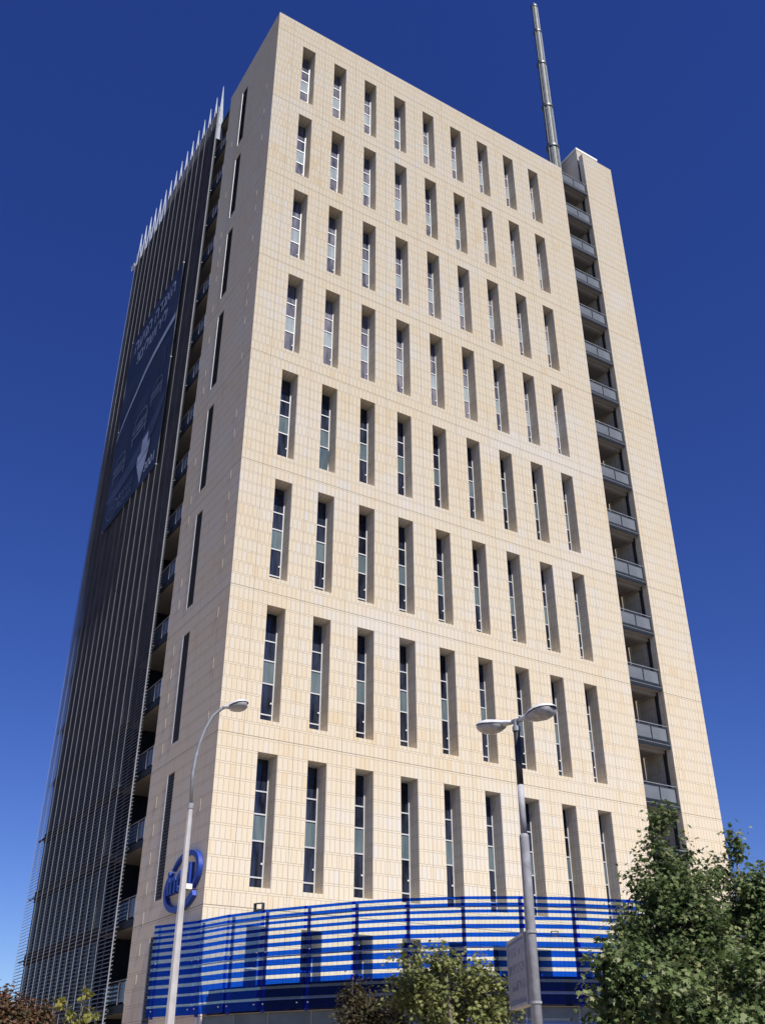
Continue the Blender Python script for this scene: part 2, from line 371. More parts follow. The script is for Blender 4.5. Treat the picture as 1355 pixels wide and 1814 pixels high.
# stair head behind the pier
BX = 29.3
sh = MB(); BT = 73.15
sh.box((BX, 1.15, ROOF - 1.2), (31.75, 8.0, BT - .22), 0); sh.box((BX - .03, 1.12, BT - .22), (31.78, 8.03, BT), 1)
sh.build('stair_head', [STONE, M['white_metal']], tower)
gl = MB(); gl.box((28.72, .62, ROOF + .2), (29.25, .68, PIER - .1)); gl.build('screen_pane', M['rail_glass'], tower)

# windows: glass panes as one mesh, frame and handle as sub-parts, copied over the whole front
def make_window(open_sash=False, pale=False):
    drops = [0.0, 1.5, 2.5, 3.65, 5.16, WH]
    gm = MB()
    for i in range(5):
        z1, z0 = -drops[i], -drops[i + 1]
        if open_sash and i == 3:
            gm.box((.02, .0, z0), (WW - .02, .02, z1), 2)
            gm.hexa([(.03, -.01, z0 + .04), (WW - .05, -.01, z0 + .04), (WW - .05, .01, z0 + .04), (.03, .01, z0 + .04),
                     (.03, -.30, z1 - .34), (WW - .05, -.30, z1 - .34), (WW - .05, -.28, z1 - .34), (.03, -.28, z1 - .34)], 1)
        else:
            gm.box((.0, .0, z0), (WW, .02, z1), 1 if i == 2 else 0)
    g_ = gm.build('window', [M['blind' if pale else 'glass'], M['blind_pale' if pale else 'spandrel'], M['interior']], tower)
    fm = MB()
    for i, d_ in enumerate(drops[1:-1]): fm.box((.045, -.035, -d_ - .03), (WW - .055, .0, -d_ + .03))
    fm.box((WW - .055, -.05, -WH), (WW - .003, .0, -.003)); fm.box((.003, -.05, -WH), (.045, .0, -.003))
    fm.box((.045, -.035, -.05), (WW - .055, .0, -.003)); fm.box((.045, -.035, -WH + .003), (WW - .055, .0, -WH + .05))
    fm.build('window_frame', M['alu'], g_)
    if not open_sash:
        hm = MB(); hm.box((WW - .15, -.06, -4.62), (WW - .085, -.005, -4.55)); hm.build('handle', M['white_metal'], g_)
    return g_
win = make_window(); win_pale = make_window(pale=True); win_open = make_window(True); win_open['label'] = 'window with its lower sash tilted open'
first = True; first_pale = True
for k in range(9):
    for c in range(9):
        loc = (WX0 + c * WP, ND, WT[k])
        if (k, c) == (4, 1): win_open.location = loc; continue
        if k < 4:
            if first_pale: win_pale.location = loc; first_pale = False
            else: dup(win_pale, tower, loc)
            continue
        if first: win.location = loc; first = False
        else: dup(win, tower, loc)

# louvered slits of the left wall
def make_slit():
    s = MB(); s.box((0, 0, -WH), (.02, SY1 - SY0, 0))
    o = s.build('slit_window', M['interior'], tower)
    l = MB(); n = 38
    for i in range(n):
        z = -WH + (i + .5) * WH / n
        l.hexa([(-.045, .01, z - .035), (-.004, .01, z + .01), (-.004, SY1 - SY0 - .01, z + .01), (-.045, SY1 - SY0 - .01, z - .035),
                (-.045, .01, z - .015), (-.004, .01, z + .03), (-.004, SY1 - SY0 - .01, z + .03), (-.045, SY1 - SY0 - .01, z - .015)])
    l.build('louver', M['slit_slat'], o)
    f = MB(); f.box((-.062, SY1 - SY0 - .03, -WH + .003), (-.003, SY1 - SY0 - .003, -.003)); f.build('slit_frame', M['alu'], o)
    return o
slit = make_slit(); slit.location = (SD, SY0, WT[0])
for k in range(1, 9): dup(slit, tower, (SD, SY0, WT[k]))

# balconies of the right-hand slot
SB = [65.68 - 3.6 * k for k in range(19)]
bk = MB(); bk.face([(XS, SLOT, 0), (XR, SLOT, 0), (XR, SLOT, ROOF), (XS, SLOT, ROOF)])
bk.build('slot_back', M['plaster'], tower)
dc = MB(); dc.box((XR - .04, .46, 0), (XR - .003, .74, SB[0])); dc.build('dark_upright', M['steel_dark'], tower)
def make_balcony():
    s = MB(); s.box((XS + .01, .22, 0.03), (XR - .06, SLOT - .003, .30), 0)
    s.box((XS + .01, .55, -.16), (XR - .06, .80, .03), 0)
    s.box((XS + .01, .22, .303), (XR - .06, SLOT - .003, .32), 1)
    b_ = s.build('balcony', [M['plaster'], M['interior']], tower)
    e = MB(); e.box((XS + .003, .12, 0), (XR - .003, .217, .04), 1); e.box((XS + .003, .07, .04), (XR - .003, .217, .20), 0); e.box((XS + .003, .06, .20), (XR - .003, .217, .225), 1); e.box((XS + .003, .07, .225), (XR - .003, .217, .37), 0)
    e.build('slab_edge', [M['slab_edge'], M['slab_trim']], b_)
    p = MB(); mid = (XS + XR) / 2
    p.box((XS + .10, .14, .46), (mid - .05, .155, 1.22)); p.box((mid + .05, .14, .46), (XR - .14, .155, 1.22)); p.build('glass_panel', M['rail_glass'], b_)
    f = MB()
    for x in (XS + .06, mid - .03, XR - .11): f.box((x, .115, .37), (x + .055, .175, 1.30), 0)
    for a_, c_ in ((XS + .115, mid - .03), (mid + .025, XR - .11)):
        f.box((a_, .125, .41), (c_, .17, .46), 0); f.box((a_, .125, 1.22), (c_, .17, 1.255), 0)
    f.box((XS + .003, .12, 1.36), (XR - .003, .165, 1.40), 1)
    f.build('railing', [M['steel_dark'], M['slab_trim']], b_)
    d = MB(); d.box((XS + .35, SLOT - .08, .31), (XS + 1.35, SLOT - .004, 2.75), 0); o = d.build('balcony_door', M['curtain'], b_)
    f = MB()
    for x in (XS + .30, XS + 1.35): f.box((x, SLOT - .12, .31), (x + .06, SLOT - .004, 2.8))
    f.box((XS + .36, SLOT - .12, 2.15), (XS + 1.35, SLOT - .083, 2.21)); f.build('door_frame', M['slab_trim'], o)
    return b_
bal = make_balcony(); bal.location = (0, 0, SB[0])
for k in range(1, 19): dup(bal, tower, (0, 0, SB[k]))

# recessed balconies between the left wall and the louver screen, and the curtain wall behind
SCX, SC0, SC1 = -.30, 9.914, 28.43
FIN = (SC1 - SC0) / 15
cw = MB(); cw.face([(1.6, 13.2, 0), (1.6, LW, 0), (1.6, LW, SB[0]), (1.6, 13.2, SB[0])]); cw.face([(.02, DEPTH, 0), (.02, 13.2, 0), (.02, 13.2, ROOF - 1.3), (.02, DEPTH, ROOF - 1.3)])
cw.face([(.02, 13.2, 0), (1.6, 13.2, 0), (1.6, 13.2, ROOF - 1.3), (.02, 13.2, ROOF - 1.3)])
cwo = cw.build('curtain_wall', M['curtain'], tower)
tr = MB()
for k in range(19):
    tr.box((-.06, 13.2, SB[k] - .1), (.017, DEPTH, SB[k] + .5))
for i in range(1, 12): tr.box((-.02, 13.2 + i * 1.2, 2), (.018, 13.25 + i * 1.2, ROOF - 1.4))
tr.build('transom', M['interior'], cwo)
def make_left_balcony():
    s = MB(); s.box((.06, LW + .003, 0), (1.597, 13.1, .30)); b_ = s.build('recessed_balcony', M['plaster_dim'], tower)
    e = MB(); e.box((0, LW + .003, 0), (.057, 13.1, .36)); e.build('slab_edge', M['slab_edge'], b_)
    p = MB(); p.box((.03, LW + .05, .45), (.042, 11.5, 1.28)); p.build('glass_panel', M['rail_glass_blue'], b_)
    f = MB()
    for y in (LW + .02, 9.2): f.box((-.02, y, .36), (.028, y + .04, 1.3))
    f.box((-.02, LW + .003, 1.34), (.02, 11.4, 1.38)); f.build('railing', M['bar'], b_)
    return b_
lb = make_left_balcony(); lb.location = (0, 0, SB[0])
for ch in list(lb.children):
    if not ch.name.startswith('slab_edge'): bpy.data.objects.remove(ch)          # the topmost slab is a plain roof canopy
lb2 = make_left_balcony(); lb2.location = (0, 0, SB[1])
for k in range(2, 19): dup(lb2, tower, (0, 0, SB[k]))

# louver screen: slats, upright bars, spiked fins
sl = MB(); z = 2.45; i = 0
def slat(y0, y1, z):
    sl.hexa([(SCX - .0, y0, z - .035), (SCX + .10, y0, z + .020), (SCX + .10, y1, z + .020), (SCX, y1, z - .035),
             (SCX - .0, y0, z - .006), (SCX + .10, y0, z + .049), (SCX + .10, y1, z + .049), (SCX, y1, z - .006)])
while z < 67.85:
    slat(SC0, SC1 if z < 66.3 else SC0 + FIN * 9, z); z += .185
scr = sl.build('louver_screen', M['slat'], tower)
for i in range(16):
    y = SC0 + i * FIN
    b_ = MB()
    wd = .06 if i == 0 else .02
    b_.box((SCX - .003 - wd, y - .012, 2.2), (SCX - .003, y + .012, 67.9)); b_.build('upright_bar', M['bar'], scr)
    f = MB(); t = .025
    pts = [(SCX, 64.3), (.24, 64.3), (-.09, 69.4), (-.155, 70.5), (-.19, 70.5)]
    n = len(f.v)
    f.face([(x, y + .02, z_) for x, z_ in pts]); f.face([(x, y + .05, z_) for x, z_ in reversed(pts)])
    for q in range(5):
        a_, b2 = pts[q], pts[(q + 1) % 5]
        f.face([(a_[0], y + .02, a_[1]), (a_[0], y + .05, a_[1]), (b2[0], y + .05, b2[1]), (b2[0], y + .02, b2[1])])
    f.build('spiked_fin', M['fin'], scr, normals=True)
rl = MB()
for k in range(19): rl.box((SCX + .115, SC0 + .02, SB[k] + .1), (SCX + .19, SC1, SB[k] + .18))
for k in range(19):
    for yy in (SC1 - .05, DEPTH - .1): rl.box((SCX + .19, yy - .05, SB[k] + .1), (.0, yy, SB[k] + .2))
rl.build('support_rail', M['steel_dark'], scr)

# ------------------------------------------------------------------ roof equipment behind the screen
def duct(y0, y1, z0, z1, label):
    t = thing('roof_duct', label, 'duct', (.35, y0, ROOF - 1.2), 'pale ducts on the tower roof edge')
    d = MB(); d.box((-.25, 0, z0 - ROOF + 1.2), (.35, y1 - y0, z1 - ROOF + 1.2)); d.build('casing', M['white_metal'], t)
    l = MB()
    for q in range(4): l.box((-.29, .06, z0 - ROOF + 1.3 + q * .16), (-.253, y1 - y0 - .06, z0 - ROOF + 1.34 + q * .16))
    l.build('grille', M['alu'], t)
duct(21.7, 22.0, 66.2, 68.3, 'slim white duct between the fins, nearest the tall spike side')
duct(24.6, 25.0, 66.0, 67.6, 'white duct between the fins in the middle of the roof edge')
duct(26.9, 27.3, 66.0, 68.2, 'tall white duct between the fins near the far corner')
t = thing('satellite_dish', 'white round dish at the far top corner of the louver screen', 'dish', (-.28, 28.75, 65.9))
d = MB()
prof = [(.0, .12), (.18, .10), (.33, .03), (.42, -.06)]
nr = 18; rings = []
for rr, hh in prof:
    rings.append(len(d.v))
    for j in range(nr):
        a_ = 2 * math.pi * j / nr; d.v.append((-.1 + hh * .9, rr * math.cos(a_), .55 + rr * math.sin(a_)))
for q in range(3):
    for j in range(nr):
        d.f.append((rings[q] + j, rings[q] + (j + 1) % nr, rings[q + 1] + (j + 1) % nr, rings[q + 1] + j)); d.m.append(0)
d.build('reflector', M['white_metal'], t, smooth=True)
d = MB(); d.tube([(.05, 0, -.6), (.05, 0, .5)], .04); d.tube([(-.1, 0, .2), (-.38, 0, .5)], .015); d.build('bracket', M['galv'], t)

# ------------------------------------------------------------------ mast
mast = thing('antenna_mast', 'tall grey telescopic antenna mast standing on the tower roof', 'mast', (28.42, 3.05, ROOF - 1.2))
cuts = [0, 8.35, 13.9, 20.2, 25.2, 29.35]
rads = [.52, .46, .41, .355, .30]
for i in range(5):
    s = MB(); n = 24; r0 = rads[i]; r1 = rads[i] * .96
    for z_, rr in ((cuts[i], r0), (cuts[i + 1], r1)):
        for j in range(n):
            a_ = 2 * math.pi * j / n; q = rr * (1.0 if j % 3 else .965); s.v.append((q * math.cos(a_), q * math.sin(a_), z_))
    for j in range(n): s.f.append((j, (j + 1) % n, n + (j + 1) % n, n + j)); s.m.append(0)
    s.f.append(tuple(range(n, 2 * n))); s.m.append(0)
    s.build('tube_section', M['pipe'], mast)
    rb = MB()
    for a_ in (-2.3, -1.35, -.9): rb.tube([(r0 * 1.02 * math.cos(a_), r0 * 1.02 * math.sin(a_), cuts[i] + .15), (r1 * 1.02 * math.cos(a_), r1 * 1.02 * math.sin(a_), cuts[i + 1] - .1)], .025, 6)
    rb.build('guide_rail', M['fin'], mast)
    c_ = MB(); zc = cuts[i + 1]; c_.tube([(0, 0, zc - .14), (0, 0, zc + .10)], rads[i] * 1.14, 20); c_.build('collar', M['collar'], mast)
cb = MB()
for i in range(5):
    zz = cuts[i]
    cb.tube([(-.62 + .055 * i, -.16, zz + .2), (-.62 + .055 * i, -.16, cuts[i + 1] - .35)], .035, 8)
    cb.box((-.62 + .055 * i, -.17, cuts[i + 1] - .6), (-.2, -.15, cuts[i + 1] - .55))
cb.build('cable', M['bar'], mast)
tp = MB(); tp.tube([(0, 0, 29.35), (0, 0, 29.7), (0, 0, 29.71), (0, 0, 30.1)], [.2, .2, .06, .05], 10); tp.tube([(.16, 0, 29.4), (.16, 0, 29.95)], .02, 6); tp.tube([(-.12, .05, 29.4), (-.12, .05, 29.8)], .02, 6)
tp.build('mast_head', M['collar'], mast)

# ------------------------------------------------------------------ lettering helper
def text_mesh(body, size=1.0, extrude=0.0, offset=0.0):
    c = bpy.data.curves.new('text', 'FONT'); c.body = body; c.size = size; c.extrude = extrude; c.offset = offset
    o = bpy.data.objects.new('text', c); col.objects.link(o)
    bpy.context.view_layer.update()
    me = o.evaluated_get(bpy.context.evaluated_depsgraph_get()).to_mesh()
    vs = [v.co.copy() for v in me.vertices]; fs = [tuple(p.vertices) for p in me.polygons]
    o.evaluated_get(bpy.context.evaluated_depsgraph_get()).to_mesh_clear()
    bpy.data.objects.remove(o); bpy.data.curves.remove(c)
    return vs, fs
def put_text(mb, body, map3, box, extrude=0., offset=0., slant=0.):
    """stretch the lettering into box=(u0,v0,u1,v1) of the local plane given by map3(u,v,w)"""
    vs, fs = text_mesh(body, 1.0, extrude, offset)
    u0 = min(v.x for v in vs); u1 = max(v.x for v in vs); v0 = min(v.y for v in vs); v1 = max(v.y for v in vs)
    sx = (box[2] - box[0]) / (u1 - u0); sy = (box[3] - box[1]) / (v1 - v0)
    n = len(mb.v)
    for v in vs:
        uu = box[0] + (v.x - u0) * sx; vv = box[1] + (v.y - v0) * sy
        mb.v.append(tuple(map3(uu + slant * (vv - box[1]), vv, v.z)))
    for f_ in fs: mb.f.append(tuple(n + i for i in f_)); mb.m.append(0)
def ribbon(mb, pts, map3, w0=0.0, w1=0.0, mi=0):
    """band along pts (u, v, width), spline smoothed, solid between depths w0 and w1"""
    P_ = [Vector(p) for p in pts]; Q = []
    for i in range(len(P_) - 1):
        a_, b2, c_, d_ = P_[max(i - 1, 0)], P_[i], P_[i + 1], P_[min(i + 2, len(P_) - 1)]
        for s_ in range(6):
            t_ = s_ / 6
            Q.append(.5 * ((2 * b2) + (c_ - a_) * t_ + (2 * a_ - 5 * b2 + 4 * c_ - d_) * t_ * t_ + (3 * b2 - a_ - 3 * c_ + d_) * t_ ** 3))
    Q.append(P_[-1]); n = len(mb.v); k = 4 if w1 != w0 else 2
    for i, q in enumerate(Q):
        d_ = Q[min(i + 1, len(Q) - 1)] - Q[max(i - 1, 0)]; nn = Vector((-d_.y, d_.x)).normalized() * q.z * .5
        for ww in ((w0, w1) if k == 4 else (w0,)):
            mb.v.append(tuple(map3(q.x + nn.x, q.y + nn.y, ww))); mb.v.append(tuple(map3(q.x - nn.x, q.y - nn.y, ww)))
    def fc(*ix): mb.f.append(tuple(n + j for j in ix)); mb.m.append(mi)
    for i in range(len(Q) - 1):
        a_ = i * k; b2 = a_ + k
        if k == 2: fc(a_, a_ + 1, b2 + 1, b2)
        else:
            fc(a_ + 2, a_ + 3, b2 + 3, b2 + 2); fc(a_, b2, b2 + 1, a_ + 1); fc(a_, a_ + 2, b2 + 2, b2); fc(a_ + 1, b2 + 1, b2 + 3, a_ + 3)
    if k == 4:
        fc(0, 1, 3, 2); e_ = (len(Q) - 1) * k; fc(e_, e_ + 2, e_ + 3, e_ + 1)

# ------------------------------------------------------------------ blue logo sign on the left wall
logo = thing('logo_sign', 'blue raised oval swoosh logo sign with lettering on the shaded stone wall', 'sign', (0, 2.2, 9.15))
LM = lambda u, v, w_: Vector((-.16 - w_, -u, v))
rg = MB()
ribbon(rg, [(-1.12, .60, .09), (-.6, .93, .13), (.2, 1.09, .16), (.95, 1.03, .20), (1.52, .78, .24), (1.74, .40, .25), (1.66, .05, .24), (1.45, -.20, .22), (1.22, -.38, .14)], LM, -.14, .05)
ribbon(rg, [(1.42, -.62, .30), (.9, -.90, .28), (.3, -1.03, .26), (-.5, -1.08, .24), (-1.2, -.92, .23), (-1.66, -.62, .23), (-1.82, -.25, .23), (-1.70, .1, .24), (-1.32, .42, .26)], LM, -.14, .05)
rg.build('swoosh_ring', M['logo'], logo, normals=True)
lt = MB()
put_text(lt, 'intel', lambda u, v, w_: LM(u, v, w_ + .02), (-1.42, -.42, 1.12, .62), .10, .022)
lt.build('lettering', M['logo'], logo)
bk = MB()
for u_, v_ in ((-1.6, -.5), (-.2, 1.06), (1.7, .4), (.2, -1.03), (-1.0, -.2), (.9, .1)): bk.tube([LM(u_, v_, -.15), LM(u_, v_, -.02)], .04, 8)
bk.build('bracket', M['steel_dark'], logo)

# ------------------------------------------------------------------ advertising banner on the louver screen
ban = thing('advertising_banner', 'dark blue advertising banner with pale lettering hung on the louver screen', 'banner', (-.46, 18.6, 36.2))
BW, BH = 11.0, 17.9
BM = lambda u, v, w_: Vector((-.012 - w_, -(u - BW / 2), v))      # u runs from the far edge (0) to the near edge (BW)
f = MB()
nx, nz_ = 10, 14
for i in range(nx):
    for j in range(nz_):
        q = [(BW * (i + a_) / nx, BH * (j + b2) / nz_) for a_, b2 in ((0, 0), (1, 0), (1, 1), (0, 1))]
        f.face([BM(u, v, .03 * noise.noise(Vector((u * .5, v * .5, 0)))) for u, v in q])
fo = f.build('fabric', M['banner'], ban)
md = fo.modifiers.new('thickness', 'SOLIDIFY'); md.thickness = .008; md.offset = -1
f = MB(); D_ = .04
ld = MB()
put_text(ld, '\u05d4\u05e2\u05d9\u05d2\u05d4 \u05d4\u05d3\u05d2\u05d0\u05d4', lambda u, v, w_: BM(u, v, D_), (1.3, 15.75, 9.9, 16.9), 0, .008)
put_text(ld, '!\u05dd\u05d9\u05dc\u05e9\u05d5\u05e8\u05d9\u05dc', lambda u, v, w_: BM(u, v, D_), (2.4, 14.0, 8.8, 15.3), 0, .008)
ld.build('headline', M['print_pale'], ban)
s_ = MB()
put_text(s_, '*3001', lambda u, v, w_: BM(u, v, D_), (8.0, .7, 10.4, 1.5), 0, .02)
s_.build('phone_number', M['print_pale'], ban)
s_ = MB()
put_text(s_, 'RANGE', lambda u, v, w_: BM(u, v, D_), (3.3, 1.2, 6.2, 1.75), 0, .0)
put_text(s_, 'ROVER', lambda u, v, w_: BM(u, v, D_), (3.3, .45, 6.2, 1.0), 0, .0)
s_.build('brand_name', M['print_mid'], ban)
s_ = MB()
ribbon(s_, [(.0 + 2.0 + 1.15 * math.cos(a_ * math.pi / 8), 1.1 + .72 * math.sin(a_ * math.pi / 8), .1) for a_ in range(17)], lambda u, v, w_: BM(u, v, D_))
put_text(s_, 'LAND', lambda u, v, w_: BM(u, v, D_), (1.25, 1.12, 2.5, 1.5)); put_text(s_, 'ROVER', lambda u, v, w_: BM(u, v, D_), (1.45, .66, 2.75, 1.04))
s_.build('oval_badge', M['print_mid'], ban)
s_ = MB()
for q in ([(6.7, 2.9), (6.7, 2.2), (9.0, 2.6), (9.0, 3.25), (8.5, 3.2), (8.4, 4.2), (7.3, 4.0), (7.3, 3.0)],): s_.face([BM(u, v, D_ + .014) for u, v in q])
s_.face([BM(u, v, D_ + .014) for u, v in [(6.75, 2.15), (7.9, .2), (9.0, 2.5)]])
s_.build('arrow', M['print_pale'], ban)
s_ = MB()
ribbon(s_, [(.15, 7.9, .10), (1.6, 9.2, .30), (3.6, 10.4, .42), (5.6, 11.5, .48), (8.0, 12.2, .54), (10.95, 12.7, .56)], lambda u, v, w_: BM(u, v, D_ + .010))
s_.build('light_streak', M['print_pale'], ban)
s_ = MB()
ribbon(s_, [(3.1, 13.6, .05), (2.6, 11.6, .06), (1.9, 9.6, .05)], lambda u, v, w_: BM(u, v, D_))
for a_, b2, c_, d_ in ((5.6, 6.2, 9.5, 10.6), (6.2, 6.3, 9.9, 10.2), (6.8, 6.4, 10.3, 9.6), (4.2, 12.2, 8.5, 12.9)): ribbon(s_, [(a_, b2, .04), ((a_ + c_) / 2, (b2 + d_) / 2 + .2, .05), (c_, d_, .03)], lambda u, v, w_: BM(u, v, D_))
s_.face([BM(u, v, D_) for u, v in [(9.3, 10.6), (9.75, 8.9), (9.9, 9.0), (9.7, 10.8)]]); s_.face([BM(u, v, D_) for u, v in [(8.5, 8.6), (8.8, 7.3), (8.95, 7.4), (8.8, 8.8)]])
s_.face([BM(u, v, D_) for u, v in [(.05, 2.6), (4.0, 3.3), (9.2, 5.0), (10.9, 6.4), (10.9, 5.2), (9.4, 3.6), (6.2, 2.4), (1.0, 1.9)]])
s_.build('road_artwork', M['print_dim'], ban)
s_ = MB()
def car_art(cx, cz, s, mi):
    mp = lambda u, v, w_: BM(cx + u * s, cz + v * s, D_ + .006)
    ribbon(s_, [(-1.0, .55, .10), (-.75, 1.15, .10), (0, 1.28, .10), (.75, 1.15, .10), (1.0, .55, .10)], mp)       # roof line
    ribbon(s_, [(-1.15, .5, .16), (0, .58, .18), (1.15, .5, .16)], mp)                                              # bonnet
    for sx in (-1, 1): s_.face([mp(u, v, 0) for u, v in ((sx * .65, .2), (sx * 1.12, .22), (sx * 1.1, .42), (sx * .7, .40))])
    s_.face([mp(u, v, 0) for u, v in ((-.55, .16), (.55, .16), (.55, .40), (-.55, .40))])                           # grille
    ribbon(s_, [(-1.15, 0, .16), (0, -.06, .2), (1.15, 0, .16)], mp)                                                # bumper
    for sx in (-1, 1): ribbon(s_, [(sx * .95, -.1, .18), (sx * .95, -.5, .16)], mp)
car_art(6.0, 5.6, 1.35, 0); car_art(8.9, 7.0, 1.0, 0); car_art(2.2, 4.2, 1.15, 0)
s_.build('car_artwork', M['print_mid'], ban)
s_ = MB()
for u_, v_ in ((.1, .1), (BW - .1, .1), (.1, BH - .1), (BW - .1, BH - .1), (.1, BH / 2), (BW - .1, BH / 2)): s_.tube([BM(u_, v_, .03), BM(u_, v_, -.10)], .03, 6)
s_.build('fixing', M['alu'], ban)

# ------------------------------------------------------------------ entrance pavilion with the curved blue glass screen
pav = thing('entrance_pavilion', 'low entrance pavilion wrapped in a curved screen of blue striped glass at the tower foot', 'pavilion')
curve = [(-1.17, 1.94), (-.26, -.38), (.12, -2.38), (.74, -4.1), (1.62, -5.8), (2.6, -7.58), (3.8, -9.12), (5.24, -10.46), (6.92, -11.56), (8.65, -12.36),
         (10.6, -12.95), (12.6, -13.2), (14.6, -13.15), (16.6, -12.8), (18.5, -12.1), (20.2, -11.0), (21.7, -9.6), (22.9, -7.9), (23.8, -6.0), (24.3, -4.0), (24.5, -2.0)]
ZT, ZB = 7.30, 3.96
blue = [(7.30, 7.20), (7.09, 6.99), (6.87, 6.77), (6.65, 6.54), (6.41, 6.27), (6.14, 6.00), (5.86, 5.70), (5.58, 5.38), (5.27, 5.07), (4.95, 4.71), (4.62, 4.35), (4.26, 3.96)]
def offset_curve(d):
    out = []
    for i, p_ in enumerate(curve):
        a_ = Vector(curve[max(i - 1, 0)]); b2 = Vector(curve[min(i + 1, len(curve) - 1)]); t_ = (b2 - a_).normalized(); out.append(Vector(p_) + Vector((-t_.y, t_.x)) * d)
    return out
for i in range(len(curve) - 1):
    p0, p1 = Vector(curve[i]), Vector(curve[i + 1]); d = (p1 - p0).normalized()
    n_ = Vector((d.y, -d.x)) * (.03 if i % 2 else 0)           # alternate panels lap over their neighbours
    a_ = p0 - d * .07 + n_; b2 = p1 + d * .07 + n_
    gp = MB(); z_prev = None
    for j, (zt, zb) in enumerate(blue):
        gp.slab(a_, b2, .012, zb, zt, 0)
        if j + 1 < len(blue): gp.slab(a_, b2, .012, blue[j + 1][0], zb, 1)
    go = gp.build('glass_panel', [M['blue'], M['clear']], pav)
    bo = MB()
    for q in (p0 + d * .22, p1 - d * .22):
        for zz in (5.85, 4.15): bo.tube([(q.x + n_.x, q.y + n_.y, zz), (q.x + n_.x + d.y * .03, q.y + n_.y - d.x * .03, zz)], .02, 8)
    bo.build('bolt', M['galv'], go)
oc = offset_curve(.24)
for i, q in enumerate(oc):
    s = MB(); s.tube([(q.x, q.y, 3.9), (q.x, q.y, 7.24)], .065, 8); s.build('post', M['post_blue'], pav)
rc = MB()
for zz in (4.3, 5.7, 7.0):
    o2 = offset_curve(.17)
    for i in range(len(o2) - 1): rc.slab(o2[i], o2[i + 1], .05, zz - .02, zz + .02)
rc.build('rail', M['post_blue'], pav)
o3 = offset_curve(.55); fa = MB()
for i in range(1, len(o3) - 1):
    d = (o3[i + 1] - o3[i]).normalized()
    fa.slab(o3[i], o3[i + 1], .08, 3.42, 3.93, 0); fa.slab(o3[i] - Vector((d.y, -d.x)) * -.02, o3[i + 1] - Vector((d.y, -d.x)) * -.02, .12, 3.30, 3.417, 1)
    fa.slab(o3[i] + d * .0 + Vector((d.y, -d.x)) * .012, o3[i] + d * .05 + Vector((d.y, -d.x)) * .012, .01, 3.44, 3.92, 1)
fa.build('fascia', [M['fascia'], M['slab_trim']], pav)
o4 = offset_curve(.75); up = MB()
for i in range(1, len(o4) - 1): up.slab(o4[i], o4[i + 1], .15, 3.95, 4.86)
up.build('parapet', M['parapet'], pav)
rf = MB(); o5 = offset_curve(.93); rf.face([(q.x, q.y, 4.62) for q in o5[2:]] + [(24.4, -.02, 4.62), (.9, -.02, 4.62)]); rf.build('roof', M['roof'], pav)
o6 = offset_curve(1.1); gw = MB()
for i in range(2, len(o6) - 1): gw.slab(o6[i], o6[i + 1], .04, .15, 3.9)
gwo = gw.build('lobby_glazing', M['curtain'], pav)
ps = MB()
for i in range(1, len(curve), 2): ps.tube([(o3[i].x, o3[i].y, .14), (o3[i].x, o3[i].y, 3.3)], .05, 10)
ps.build('white_column', M['white_metal'], pav)
so = MB(); so.face([(q.x, q.y, 3.925) for q in reversed(offset_curve(.3)[1:])] + [(q.x, q.y, 3.925) for q in o6[1:]]); so.build('soffit', M['plaster'], pav)

def floodlight(x, y, z, ang, sc, label):
    t = thing('floodlight', label, 'floodlight', (x, y, z), 'small floodlights on the blue screen'); t.rotation_euler = (0, 0, ang); t.scale = (sc,) * 3
    b_ = MB(); b_.box((-.17, -.05, .02), (.17, .05, .08)); b_.build('housing', M['steel_dark'], t)
    b_ = MB()
    for a2, c2 in (((-.22, -.09, .30), (.22, .09, .325)), ((-.22, -.09, .0), (-.195, .09, .297)), ((.195, -.09, .0), (.22, .09, .297))): b_.box(a2, c2)
    b_.build('bracket', M['steel_dark'], t)
floodlight(.62, -3.95, 7.26, -1.1, .9, 'small boxed floodlight on the top edge of the blue screen near the stone corner')
floodlight(7.72, -12.25, 5.98, -.5, .55, 'small floodlight clamped to the front of the blue screen beside the grey lamp post')  # a security camera on its bracket, built from the floodlight model

